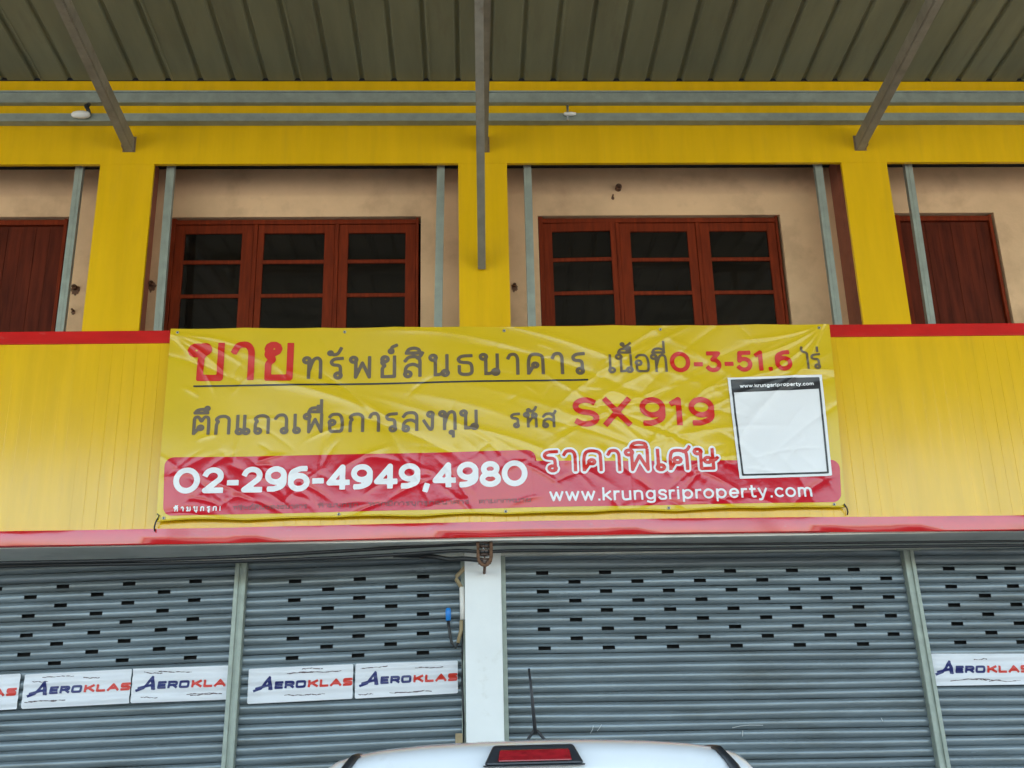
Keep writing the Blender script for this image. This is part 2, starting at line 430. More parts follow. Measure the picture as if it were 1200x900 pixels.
def field_strokes(lines, hw, cell, butt=True, hws=None):
    xs = [p[0] for l in lines for p in l]; zs = [p[1] for l in lines for p in l]
    x0, z0 = min(xs) - hw - 2 * cell, min(zs) - hw - 2 * cell
    nx = int((max(xs) + hw + 2 * cell - x0) / cell) + 2; nz = int((max(zs) + hw + 2 * cell - z0) / cell) + 2
    Fd = np.full((nx, nz), 1.0)
    gx = x0 + cell * np.arange(nx); gz = z0 + cell * np.arange(nz)
    m = hw * 1.5 + 2 * cell
    for q_, l in enumerate(lines):
        dh = hw - hws[q_] if hws else 0.0
        n = len(l)
        closed = n > 2 and abs(l[0][0] - l[-1][0]) + abs(l[0][1] - l[-1][1]) < 1e-6
        for i in range(n - 1):
            (ax, az), (bx, bz) = l[i], l[i + 1]
            i0, i1 = np.searchsorted(gx, [min(ax, bx) - m, max(ax, bx) + m])
            j0, j1 = np.searchsorted(gz, [min(az, bz) - m, max(az, bz) + m])
            if i0 >= i1 or j0 >= j1: continue
            X, Z = np.meshgrid(gx[i0:i1], gz[j0:j1], indexing='ij')
            dx, dz = bx - ax, bz - az
            L = math.hypot(dx, dz) or 1e-9
            t = ((X - ax) * dx + (Z - az) * dz) / L
            pd = np.abs((X - ax) * dz - (Z - az) * dx) / L
            first, last = (i == 0 and not closed and butt), (i == n - 2 and not closed and butt)
            over0, over1 = -t, t - L
            d0 = np.where(over0 > 0, (np.maximum(pd, over0 + hw * 0.25 if first else 0) if first else np.hypot(pd, over0)), 0)
            d1 = np.where(over1 > 0, (np.maximum(pd, over1 + hw * 0.25 if last else 0) if last else np.hypot(pd, over1)), 0)
            d = np.maximum(np.maximum(pd, d0), d1)
            Fd[i0:i1, j0:j1] = np.minimum(Fd[i0:i1, j0:j1], d + dh)
    return x0, z0, cell, Fd - hw
def field_poly(poly, r, cell):
    """rounded polygon signed distance (corner radius r)"""
    P = np.array(poly); x0, z0 = P.min(0) - 3 * cell - r; x1, z1 = P.max(0) + 3 * cell + r
    nx, nz = int((x1 - x0) / cell) + 1, int((z1 - z0) / cell) + 1
    X, Z = np.meshgrid(x0 + cell * np.arange(nx), z0 + cell * np.arange(nz), indexing='ij')
    d = np.full(X.shape, 9.0); ins = np.zeros(X.shape, bool)
    for i in range(len(P)):
        a, b = P[i], P[(i + 1) % len(P)]
        e = b - a; t = np.clip(((X - a[0]) * e[0] + (Z - a[1]) * e[1]) / (e @ e), 0, 1)
        d = np.minimum(d, np.hypot(X - a[0] - t * e[0], Z - a[1] - t * e[1]))
        c = ((a[1] > Z) != (b[1] > Z)) & (X < (b[0] - a[0]) * (Z - a[1]) / (b[1] - a[1] + 1e-12) + a[0])
        ins ^= c
    return x0, z0, cell, np.where(ins, -d, d) - r
def march(field):
    """filled marching squares: returns 2-D points and faces of the region where the field is negative"""
    x0, z0, c, Fd = field
    nx, nz = Fd.shape
    ids = {}; pts = []; faces = []
    def node(i, j):
        k = (i, j)
        if k not in ids:
            ids[k] = len(pts); pts.append((x0 + i * c, z0 + j * c))
        return ids[k]
    def edge(i, j, i2, j2):
        k = (i, j, i2, j2) if (i, j) < (i2, j2) else (i2, j2, i, j)
        if k not in ids:
            a, b = Fd[k[0], k[1]], Fd[k[2], k[3]]
            t = a / (a - b)
            ids[k] = len(pts); pts.append((x0 + (k[0] + (k[2] - k[0]) * t) * c, z0 + (k[1] + (k[3] - k[1]) * t) * c))
        return ids[k]
    N = Fd < 0
    anyin = N[:-1, :-1] | N[1:, :-1] | N[1:, 1:] | N[:-1, 1:]
    for i, j in zip(*np.nonzero(anyin)):
        cs = [(i, j), (i + 1, j), (i + 1, j + 1), (i, j + 1)]
        f = []
        for k in range(4):
            a, b = cs[k], cs[(k + 1) % 4]
            if N[a]: f.append(node(*a))
            if N[a] != N[b]: f.append(edge(*a, *b))
        g = []
        for q in f:
            if q not in g: g.append(q)
        if len(g) >= 3: faces.append(tuple(g))
    return np.array(pts), faces
def sheet_obj(name, field, yfun, off, material, parent, smooth=True):
    pts, faces = march(field)
    y = yfun(pts[:, 0], pts[:, 1]) - off
    mb = MB()
    mb.add(list(zip(pts[:, 0], y, pts[:, 1])), faces, 0, smooth)
    o = mb.build(name, material, parent, fix=False)
    return o

# ================================================================== ground
g = MB()
g.add([(-300, -400, 0), (300, -400, 0), (300, 300, 0), (-300, 300, 0)], [(0, 1, 2, 3)])
tag(g.build('ground', M['concrete']), None, None, kind='structure')
g = MB(); g.box(-14, 15, -0.9, 1.0, 0.0, 0.10)
tag(g.build('pavement', M['concrete'], bevel=0.012), None, None, kind='structure')

# ================================================================== the building
B = thing('shophouse_building', 'two storey yellow and peach shophouse with grey roller shutters below and brown windows above', 'building', (0.3, 0, 0))
X0, X1 = -13.4, 14.2
# windows: (x0, x1, kind)
WIN = [(-2.705, -0.418, 'glass'), (0.665, 2.943, 'glass'), (-4.60, -3.622, 'panel'), (4.035, 4.99, 'panel')]
WZ0, WZ1 = 4.62, 6.39
YW = 0.5
w = MB()
xs = sorted(WIN)
cur = X0
for a, b, k in xs:
    w.box(cur, a, YW, YW + 0.15, 3.45, 8.9); cur = b
w.box(cur, X1, YW, YW + 0.15, 3.45, 8.9)
for a, b, k in xs:
    w.box(a, b, YW, YW + 0.15, 3.45, WZ0)
    w.box(a, b, YW, YW + 0.15, WZ1 + (0.012 if k == 'panel' else 0), 8.9)
w.build('wall', M['plaster'], B)
w = MB()
w.box(X0 - .15, X0 - .002, 0.30, 8, 0, 9.0); w.box(X1 + .002, X1 + .15, 0.30, 8, 0, 9.0); w.box(X0, X1, 7.85, 8, 0, 8.9)
w.build('side_wall', M['plaster'], B)
MB().box(X0 - .3, X1 + .3, 0.07, 8.2, 9.003, 9.12).build('roof', M['concrete'], B)
w = MB(); w.box(X0, X1, 0.902, 7.8, 3.20, 3.447); w.build('floor_slab', M['concrete'], B)
MB().box(X0, X1, 0.95, 1.0, 0.0, 3.198).build('interior_wall', M['dark'], B)
MB().box(X0, X1, 1.6, 1.7, 3.46, 8.8).build('interior_wall', M['dark'], B)
MB().box(X0, X1, 0.064, YW - .002, 6.888, 7.05).build('added_shade_slab', M['dark'], B)  # unseen dark slab added to shade the top of the wall
# original pilasters between the bays
for a, b in ((-3.18, -2.848), (0.02, 0.29), (3.462, 3.72)):
    MB().box(a, b, 0.30, YW - 0.002, 3.46, 8.8).build('pilaster', M['pilaster'], B)

def framed(parent, x0, x1, z0, z1, y0, y1, stl, rails, material, name):
    """rectangular timber frame with stiles of width stl and cross rails at the given (z0, z1)"""
    m = MB()
    m.box(x0, x0 + stl, y0, y1, z0, z1); m.box(x1 - stl, x1, y0, y1, z0, z1)
    for a, b in rails:
        m.box(x0 + stl, x1 - stl, y0 + 0.003, y1 - 0.003, a, b)
    return m.build(name, material, parent, bevel=0.004)
PR = random.Random(3)
def window(x0, x1, bounds, panes, lab, ajar=0):
    m = MB(); t = 0.045
    m.box(x0 + .004, x0 + t, YW + .02, YW + .13, WZ0, WZ1); m.box(x1 - t, x1 - .022, YW + .02, YW + .13, WZ0, WZ1)
    m.box(x0 + t, x1 - t, YW + .02, YW + .13, WZ1 - t - .018, WZ1 - .018); m.box(x0 + t, x1 - t, YW + .02, YW + .13, WZ0 + .002, WZ0 + t)
    for b in bounds:
        m.box(b - .018, b + .018, YW + .024, YW + .126, WZ0 + t, WZ1 - t - .018)
    wo = m.build('window', M['wood'], B, bevel=0.004, label=lab)
    zt = WZ1 - t - .020
    zs = [(zt - .085, zt), (5.935, 5.972), (5.600, 5.637), (5.265, 5.302), (4.93, 4.967), (WZ0 + t + .003, WZ0 + t + .12)]
    edges = [x0 + t] + [b for b in bounds] + [x1 - t]
    for i in range(3):
        a = edges[i] + (.020 if i else .002); b = edges[i + 1] - (.020 if i < 2 else .002)
        pa, pb = panes[i]
        m = MB()
        y0, y1 = YW + .035, YW + .075
        m.box(a, pa, y0, y1, zs[-1][0], zt); m.box(pb, b, y0, y1, zs[-1][0], zt)
        for q, (za, zb) in enumerate(zs):
            m.box(pa, pb, y0 + (.004 if 0 < q < 5 else .001), y1 - .004, za, zb)
        g_ = MB()
        for (ua, ub), (la, lb) in zip(zs[:-1], zs[1:]):
            ty, tx = PR.uniform(-.0025, .0025), PR.uniform(-.003, .003)
            z_lo, z_hi = lb - .004, ua + .004
            g_.hexa([(pa - .004, y0 + .018 - ty - tx, z_lo), (pb + .004, y0 + .018 - ty + tx, z_lo), (pb + .004, y0 + .026, z_lo), (pa - .004, y0 + .026, z_lo),
                     (pa - .004, y0 + .018 + ty - tx, z_hi), (pb + .004, y0 + .018 + ty + tx, z_hi), (pb + .004, y0 + .026, z_hi), (pa - .004, y0 + .026, z_hi)])
        if ajar and i == 0:     # left leaf stands a little open
            for mm in (m, g_):
                hx, hy = a, y0 + .02
                ca, sa = math.cos(R(-ajar)), math.sin(R(-ajar))
                mm.v = [(hx + (x - hx) * ca - (y - hy) * sa, hy + (x - hx) * sa + (y - hy) * ca, z) for x, y, z in mm.v]
        m.build('casement', M['wood'], wo, bevel=0.003, label='window leaf standing slightly open' if ajar and i == 0 else None)
        g_.build('pane', M['glass'], wo)
window(-2.705, -0.418, (-1.931, -1.19), ((-2.573, -2.056), (-1.855, -1.303), (-1.085, -.561)), 'brown three leaf window behind the left end of the banner')
window(0.665, 2.943, (1.405, 2.159), ((.795, 1.336), (1.525, 2.06), (2.268, 2.816)), 'brown three leaf window above the right half of the banner', ajar=2.2)
for (x0, x1) in ((-4.60, -3.622), (4.035, 4.99)):
    m = MB(); t = .05
    m.box(x0 + .003, x0 + t, YW + .015, YW + .1, WZ0, WZ1); m.box(x1 - t, x1 - .02, YW + .015, YW + .1, WZ0, WZ1)
    m.box(x0 + t, x1 - t, YW + .018, YW + .1, WZ1 - t - .01, WZ1 - .01)
    wo = m.build('window', M['wood'], B, bevel=.003, label='window closed by a solid brown timber shutter')
    m = MB(); n = 7
    for i in range(n):
        a = x0 + t + (x1 - x0 - 2 * t) * i / n; b = x0 + t + (x1 - x0 - 2 * t) * (i + 1) / n - .0015
        m.box(a, b, YW + .045 + .002 * (i % 2), YW + .07, WZ0 + .01, WZ1 - t - .014)
    m.build('timber_shutter', M['wood_dark'], wo, bevel=.002)

# yellow cladding frame in front of the upper floor
PIL = [(-12.9, -12.4), (-9.8, -9.3), (-6.60, -6.14), (-3.210, -2.742), (-0.066, 0.368), (3.397, 3.812), (6.86, 7.30), (10.3, 10.75), (13.6, 14.1)]
ZH, ZF = 6.653, 5.07
def ribbed(mb, x0, x1, y, z0, z1, depth, pitch=0.098, phase=0.0, gd=.0022):
    """sheet of narrow boards: a board face and a fine groove, standing depth thick"""
    xs_ = []
    n0 = math.ceil((x0 - phase) / pitch); n1 = math.floor((x1 - phase) / pitch)
    prof = [(x0, y)]
    for n in range(n0, n1 + 1):
        x = phase + n * pitch
        if x - .004 > prof[-1][0] and x + .004 < x1:
            j = .0022 * math.sin(n * 12.9898 + 4)
            prof += [(x - .0020, y + j * .3), (x, y + gd), (x + .0020, y + j * .3)]
    prof.append((x1, y))
    vs = [(x, yy, z0) for x, yy in prof] + [(x, yy, z1) for x, yy in prof]
    n = len(prof)
    mb.add(vs, [(i, i + 1, n + i + 1, n + i) for i in range(n - 1)])
    # body behind the face
    mb.add([(x0, y, z0), (x1, y, z0), (x1, y + depth, z0), (x0, y + depth, z0), (x0, y, z1), (x1, y, z1), (x1, y + depth, z1), (x0, y + depth, z1)],
           [(0, 3, 2, 1), (4, 5, 6, 7), (1, 2, 6, 5), (2, 3, 7, 6), (3, 0, 4, 7)])
m = MB(); ribbed(m, X0, X1, 0.0, ZH, 9.0, 0.035, gd=.0003); m.build('upper_cladding', M['yellow'], B, fix=False)
for a, b in PIL:
    m = MB(); ribbed(m, a, b, 0.0015, ZF - 0.05, ZH - .0005, 0.035, gd=.0003); m.build('pillar_cladding', M['yellow'], B, fix=False)
m = MB(); ribbed(m, X0, X1, 0.004, 3.395, 4.962, 0.05, gd=.0012); m.build('fascia', M['yellow'], B, fix=False)
MB().box(X0, X1, 0.06, 0.30, 3.30, 5.0).build('fascia_frame', M['dark'], B)
# red trim along the top and bottom of the fascia
m = MB(); m.box(X0, X1, -0.012, 0.062, 4.960, 5.072); m.build('red_trim', M['red_trim'], B, bevel=.006)
m = MB()
n = 120; rows = []
for i in range(n + 1):      # thin folded flashing, slightly dented
    x = X0 + (X1 - X0) * i / n
    d = .004 * math.sin(x * 2.3) + .003 * math.sin(x * 6.1 + 1) + .002 * math.sin(x * 15)
    zc = .006 * math.sin(x * .9 + .4) - .012 * ((x - .6) / 4.6) ** 2
    rows.append([(x, .02, 3.408 + zc), (x, -.024 + d, 3.406 + zc), (x, -.026 + d * 1.5, 3.350 + zc), (x, -.024 + d, 3.292 + zc), (x, -.016, 3.284 + zc), (x, .02, 3.284 + zc)])
m.loft(rows, closed=True, caps=True)
m.build('red_flashing', M['red_trim'], B, autosmooth=R(35))
# soffit and beam over the shutters
m = MB(); m.box(X0, X1, 0.022, 0.640, 3.268, 3.292); m.build('soffit', M['soffit'], B)
m = MB(); m.box(X0, X1, 0.640, 0.900, 3.252, 3.445); m.build('beam', M['soffit'], B, bevel=.004)

# steel studs standing behind the cladding
def stud(x, lean=0):
    m = MB(); a = .034; y0, y1 = .085, .135; z0, z1 = 4.6, 6.886
    t = .003
    m.box(x - a, x + a, y0, y0 + t, z0, z1); m.box(x - a, x - a + t, y0 + t, y1, z0, z1); m.box(x + a - t, x + a, y0 + t, y1, z0, z1)
    m.box(x - .006, x + .006, y0 - .003, y0, z0, z1)
    if lean: m.v = [(X + lean * (Z - 5.1), Y, Z) for X, Y, Z in m.v]
    m.build('steel_stud', M['galv'], B)
for x, l in ((-5.9, 0), (-3.426, .002), (-2.610, -.008), (-.250, .018), (.553, .003), (3.212, .002), (4.033, .010), (6.62, 0)): stud(x, l)

# rusty bolt stubs and holes in the plaster
def stub(x, z, r=.022, stain=True, length=.04):
    m = MB(); m.lathe([(r, 0), (r, -length), (r * .7, -length - .004), (r * .65, -.01)], (x, YW + .001, z), 'y', 12)
    so = m.build('bolt_stub', M['rust'], B)
    if stain:
        n = 26; rr = random.Random(int(x * 1000))
        poly = []
        for k in range(n):
            a = 2 * math.pi * k / n
            q = r * (1.6 + rr.uniform(-.4, .5))
            poly.append((x + q * math.cos(a) * 1.1, z - .012 + q * math.sin(a) * (1.7 if math.sin(a) < 0 else 1)))
        mm = MB(); mm.add([(px, YW - .0025, pz) for px, pz in poly], [tuple(range(n))]); mm.build('rust_stain', M['rust'], so)
stub(1.432, 6.668, .030, False, .05); stub(1.376, 6.585, .008)
stub(-2.820, 5.720, .022); stub(-3.497, 5.690, .022); stub(.432, 5.680, .016); stub(-3.49, 5.47, .010)

# white column between the shutters
m = MB(); m.box(-.044, .257, .455, .90, 0.098, 3.266); m.build('column', M['white'], B, bevel=.006)
for xx in (-13.2, -7.2, 7.35, 14.0):
    m = MB(); m.box(xx - .15, xx + .15, .455, .90, .098, 3.266); m.build('column', M['white'], B, bevel=.006)

# roller shutters
SL = 0.0782
YS = 0.72
def shutter(x0, x1, vents_odd, vents_even, ztop_row, slope, xc, lab):
    """vents_odd on rows 0,2,4.., vents_even on rows 1,3,5..; ztop_row is the height of the first vent row at xc"""
    prof = [(-.5, .012), (-.455, .000), (-.36, -.007), (-.22, -.0105), (-.02, -.012), (.18, -.0105), (.34, -.007), (.455, -.001), (.5, .010)]
    m = MB()
    step = .16 if abs(x0) < 7.2 else 1.5
    base = [x0 + (x1 - x0) * i / int((x1 - x0) / step) for i in range(int((x1 - x0) / step) + 1)]
    k = -3
    while True:
        zc = ztop_row - k * SL
        if zc < .12: break
        vents = (vents_odd if k % 2 == 0 else vents_even) if 0 <= k <= 8 else []
        cuts = set(base)
        for v in vents:
            cuts = {c for c in cuts if abs(c - v) > .075}
            cuts |= {v - .052, v - .044, v + .044, v + .052}
        xs_ = sorted(c for c in cuts if x0 - 1e-6 <= c <= x1 + 1e-6)
        jz, jy = random.uniform(-.0022, .0022), random.uniform(-.002, .002)
        vs = []; n = len(prof)
        for x in xs_:
            wob = .0045 * math.sin(x * 2.7 + k * .9 + .8 * math.sin(k * .6)) + .0025 * math.sin(x * 5.3 + k * 1.7) + .002 * math.sin(x * 8.3 + k * 2.9 + x0)
            tw = .0022 * math.sin(x * 2.1 + k * 0.8 + 2)
            for s, d in prof:
                vs.append((x, YS + d + wob + jy + tw * s * 2, zc + slope * (x - xc) - s * SL * 1.0 + jz))
        fs = []
        for i in range(len(xs_) - 1):
            mid = (xs_[i] + xs_[i + 1]) / 2
            isv = any(abs(mid - v) < .05 for v in vents)
            for j in range(n - 1):
                if isv and j in (3, 4): continue
                fs.append((i * n + j, (i + 1) * n + j, (i + 1) * n + j + 1, i * n + j + 1))
        m.add(vs, fs, 0, True)
        k += 1
    so = m.build('roller_shutter', M['shutter'], B, fix=False, label=lab)
    return so
def rng(a, step, x0, x1):
    out = []; n = math.floor((x0 - a) / step)
    while a + n * step < x1 + 1:
        v = a + n * step
        if x0 + .16 < v < x1 - .16: out.append(v)
        n += 1
    return out
SH = []
SH.append(shutter(-7.35, -1.927, rng(-2.848, 0.547, -7.35, -1.927), rng(-3.103, 0.547, -7.35, -1.927), 3.093, .021, -2.279, 'grey roller shutter left of the left steel post'))
SH.append(shutter(-1.896, -0.052, [-1.471, -0.93, -0.396], [-1.191, -0.663], 3.085, .018, -0.932, 'narrow grey roller shutter between left steel post and white column'))
SH.append(shutter(0.269, 3.792, rng(1.151, 0.537, .27, 3.76), rng(0.886, 0.537, .27, 3.76), 3.101, -.007, 1.45, 'wide grey roller shutter right of the white column'))
SH.append(shutter(3.802, 7.5, rng(4.128, 0.539, 3.80, 7.5), rng(4.408, 0.539, 3.80, 7.5), 3.085, -.012, 4.144, 'grey roller shutter at the right end past the right steel post'))
SH.append(shutter(-13.0, -7.65, [], [], 3.0, 0, -10, None)); SH.append(shutter(7.75, 13.8, [], [], 3.0, 0, 10, None))
# black sheets standing for the unlit inside behind the vents, and the bottom bars
for so, (a, b) in zip(SH, ((-7.35, -1.927), (-1.896, -0.052), (0.269, 3.792), (3.802, 7.5), (-13, -7.65), (7.75, 13.8))):
    MB().box(a, b, YS + .06, YS + .075, .1, 3.30).build('shutter_shade_sheet', M['dark'], so)
    MB().box(a, b, YS - .02, YS + .03, .101, .16).build('bottom_bar', M['galv'], so)
def spost(x, w_=.056, lean=0.0):
    m = MB()
    for q in (-.55, .55):
        m.box(x + q * w_ - w_ * .34, x + q * w_ + w_ * .34, YS - .075, YS, .10, 3.262)
    m.box(x - w_ * .92, x + w_ * .92, YS - .060, YS + .01, .10, 3.260)
    m.box(x - .10, x + .10, YS - .076, YS - .062, 3.235, 3.262)
    m.v = [(X + lean * (Z - 3.26), Y, Z) for X, Y, Z in m.v]
    m.build('shutter_post', M['galv'], B, bevel=.006)
spost(-1.917, .054, .012); spost(3.771, .052, -.030)
for a, b in ((-.078, -.047), (.262, .300)):
    m = MB(); m.box(a, b, YS - .065, YS - .01, .1, 3.26); m.build('guide_rail', M['galv'], B, bevel=.004)
# chalky scuffs on the wide shutter
for pts, wd in (([(2.129, 1.82), (2.196, 1.833), (2.279, 1.837), (2.383, 1.834)], .0045), ([(2.212, 1.794), (2.207, 1.753)], .006),
            ([(0.963, 1.804), (0.984, 1.835), (0.989, 1.861)], .004), ([(1.02, 1.82), (1.046, 1.851), (1.057, 1.869)], .004), ([(3.37, 1.868), (3.38, 1.845)], .006)):
    sheet_obj('chalk_scuff', field_strokes([pts], wd * .55, .003, False), lambda x, z: np.full(len(x), YS - .0185), 0, M['chalk'], SH[2])

# ================================================================== canopy
K = thing('metal_canopy', 'deep corrugated metal canopy on steel rafters sloping out above the facade', 'canopy', (0.3, -0.1, 7.5))
SLO, ZS, LEN = .070, 7.505, 18.0
def zsheet(y): return ZS - y * SLO
pitch = .2915
m = MB(); prof = []
kx = -7.2; i = 0
ph = -3.815 - 40 * pitch
nrib = 0
x = ph
pr = [(X0, 0.0)]
while x < X1 - .1:
    if x > X0 + .1:
        pr += [(x - .066, 0.0), (x - .050, .024), (x - .020, .024), (x - .004, 0.0)]
        if round((x - ph) / pitch) % 4 == 0: pr += [(x - .001, -.006), (x + .012, -.006), (x + .014, 0.0)]
    x += pitch
pr.append((X1, 0.0))
NY = 2
vs = []
for y in (-0.012, -LEN):
    for x, h in pr: vs.append((x, y, zsheet(y) + h))
n = len(pr)
m.add(vs, [(i, i + 1, n + i + 1, n + i) for i in range(n - 1)])
vs = [(a, b, c + .05) for a, b, c in vs[:1] + vs[n - 1:n] + vs[n:n + 1] + vs[2 * n - 1:2 * n]]
m.add(vs, [(0, 1, 3, 2)])
m.build('roof_sheet', M['sheet'], K, fix=False)
MB().box(X0, X1, -.010, -.0025, ZS - .001, ZS + .06).build('end_closure', M['trim_black'], K)
# two rails along the wall
m = MB(); m.box(X0, X1, -.045, -.002, 7.245, 7.368); m.box(X0, X1, -.060, -.045, 7.245, 7.262); m.box(X0, X1, -.060, -.045, 7.352, 7.368)
m.build('wall_rail', M['galv'], K, bevel=.002)
m = MB(); m.box(X0, X1, -.090, -.002, 7.040, 7.112); m.box(X0, X1, -.094, -.090, 7.030, 7.048)
m.build('wall_rail', M['galv'], K, bevel=.002)
RS = .105
def rafter(x, dz=0):
    s0 = RS
    m = MB(); hw_, H_ = .032, .14
    pts = []
    for y in (-.006, -LEN + .2):
        z = 6.775 + dz - y * s0 + (0 if y > -1 else -.0)
        pts.append((y, z))
    (ya, za), (yb, zb) = pts
    t = .004
    # C channel: web on the side turned to the bay, lips below and above
    def bar(xa, xb, h0, h1):
        m.hexa([(xa, ya, za + h0), (xb, ya, za + h0), (xb, yb, zb + h0), (xa, yb, zb + h0), (xa, ya, za + h1), (xb, ya, za + h1), (xb, yb, zb + h1), (xa, yb, zb + h1)])
    sgn = -1 if x > .5 else 1
    bar(x - hw_, x + hw_, 0, .012); bar(x - hw_, x + hw_, H_ - .012, H_)
    bar(x + sgn * hw_ - .008, x + sgn * hw_ + .008, .0121, H_ - .0121)
    bar(x - sgn * hw_ - .004, x - sgn * hw_ + .004, .0121, .03)
    ra = m.build('rafter', M['rafter'], K, fix=True)
    c = MB(); xa, xb = sorted((x - sgn * (hw_ + .001), x - sgn * (hw_ + .016)))
    c.box(xa, xb, -.075, -.002, za + .012, za + .125)
    c.box(x - .055, x + .055, -.0065, -.0022, za - .004, za + .150)
    c.build('cleat', M['rust_steel'], ra)
rafter(-2.972); rafter(.162, -.01); rafter(3.589); [rafter(x) for x in (-12.7, -9.55, -6.37, 7.08, 10.5, 13.85)]
m = MB()
m.beam((.130, -.004, 5.640), (.108, -2.15, 7.07), .066, .10)
m.build('brace', M['rafter'], K, bevel=.006)
# out of the picture: hangers, cross beams and front posts that carry the roof
YB = (-3.2, -6.6, -10.2, -14.0, -17.6)
for x in (-12.7, -9.55, -6.37, -2.972, .162, 3.589, 7.08, 10.5, 13.85):
    for y in YB:
        z = 6.775 - y * RS + .14
        MB().box(x - .03, x + .03, y - .03, y + .03, z - .001, zsheet(y) - .082).build('hanger', M['rafter'], K)
for y in YB:
    MB().box(X0, X1, y - .035, y + .035, zsheet(y) - .08, zsheet(y) - .008).build('purlin', M['rafter'], K)
for x in (-12.7, -6.37, 7.08, 13.85):
    MB().box(x - .08, x + .08, -17.68, -17.52, 0, 6.775 + 17.6 * RS - .005).build('post', M['rafter'], K)

# ================================================================== banner
BAN = thing('advertising_banner', 'wide yellow and red vinyl property sale banner with Thai writing tied to the fascia', 'banner', (0.3, -0.05, 3.48))
TL, TR_, BR, BL = np.array((-2.463, 5.072)), np.array((3.081, 5.062)), np.array((3.028, 3.478)), np.array((-2.450, 3.446))
folds = []
def fold(x, z, ang, ln, wd, am): folds.append((x, z, math.cos(R(ang)), math.sin(R(ang)), ln, wd, am))
rr = random.Random(5)
for _ in range(26):      # long diagonal drags, upper left to lower right
    fold(rr.uniform(-2.3, 2.6), rr.uniform(4.0, 5.0), rr.gauss(-24, 9), rr.uniform(.35, .95), rr.uniform(.022, .055), rr.choice((-1, 1)) * rr.uniform(.002, .006))
for _ in range(22):      # folds fanning from the top right
    fold(rr.uniform(1.0, 2.95), rr.uniform(4.1, 5.0), rr.gauss(28, 10), rr.uniform(.25, .8), rr.uniform(.02, .045), rr.choice((-1, 1)) * rr.uniform(.002, .005))
for _ in range(90):      # crumpled red band
    fold(rr.uniform(-2.4, 3.0), rr.uniform(3.48, 3.98), rr.uniform(-60, 50), rr.uniform(.06, .28), rr.uniform(.012, .035), rr.choice((-1, 1)) * rr.uniform(.0015, .0045))
for _ in range(40):      # small creases everywhere
    fold(rr.uniform(-2.4, 3.0), rr.uniform(3.9, 5.0), rr.uniform(-70, 70), rr.uniform(.06, .22), rr.uniform(.010, .022), rr.choice((-1, 1)) * rr.uniform(.001, .003))
for a in (-12, -24, -38, -52): fold(-2.44 + .32 * math.cos(R(a)), 5.05 + .32 * math.sin(R(a)), a, .32, .016, .006)
for a in (-168, -155, -140, -125): fold(3.06 + .35 * math.cos(R(a)), 5.04 + .35 * math.sin(R(a)), a, .35, .018, .006)
for x in (-1.9, -1.2, -.4, .5, 1.3, 2.1): fold(x, 3.75, 88, .35, .010, .003)
def ban_y(x, z):
    x = np.asarray(x, float); z = np.asarray(z, float)
    y = np.full(x.shape, -.050)
    y -= .012 * np.sin(x * 1.9 + .6) * np.sin((z - 3.5) * 2.0) + .006 * np.sin(x * 4.3 + z * 3.1)
    for (fx, fz, c, s, ln, wd, am) in folds:
        dx, dz = x - fx, z - fz
        u = dx * c + dz * s; v = -dx * s + dz * c
        v = v + .10 * u * u / max(ln, .1)
        k = (np.abs(u) < ln * 1.6) & (np.abs(v) < wd * 5)
        if not k.any(): continue
        uu, vv = u[k] / ln, v[k] / wd
        y[k] -= 1.05 * am * np.exp(-uu ** 4 * 1.2) * np.exp(-(np.sqrt(vv * vv + .06) - .245) * 1.5)
    return np.minimum(y, -.022)
NXB, NZB = 470, 140
s_ = np.linspace(0, 1, NXB + 1); t_ = np.linspace(0, 1, NZB + 1)
SS, TT = np.meshgrid(s_, t_, indexing='ij')
PX = (1 - SS) * ((1 - TT) * BL[0] + TT * TL[0]) + SS * ((1 - TT) * BR[0] + TT * TR_[0])
PZ = (1 - SS) * ((1 - TT) * BL[1] + TT * TL[1]) + SS * ((1 - TT) * BR[1] + TT * TR_[1])
# scalloped edges between the eyelets
PZ += (TT ** 6) * (-.006 * np.abs(np.sin(SS * math.pi * 9))) + ((1 - TT) ** 6) * (.010 * np.abs(np.sin(SS * math.pi * 8)) + .004 * np.sin(SS * 31))
PY = ban_y(PX.ravel(), PZ.ravel()).reshape(PX.shape)
m = MB(); W_ = NZB + 1
vs = list(zip(PX.ravel(), PY.ravel(), PZ.ravel()))
fs = [(i * W_ + j, (i + 1) * W_ + j, (i + 1) * W_ + j + 1, i * W_ + j + 1) for i in range(NXB) for j in range(NZB)]
m.add(vs, fs, 0, True)
m.build('sheet', M['ban_yel'], BAN, fix=False)
# hem tube along the bottom
m = MB(); m.tube([(PX[i, 0], PY[i, 0] - .001, PZ[i, 0] + .004) for i in range(0, NXB + 1, 5)], .008, 6); m.build('hem', M['ban_yel'], BAN)
def lettering(name, lines, hw, off, material, cell=.0075, butt=True):
    return sheet_obj(name, field_strokes(lines, hw, cell, butt), ban_y, off, material, BAN)
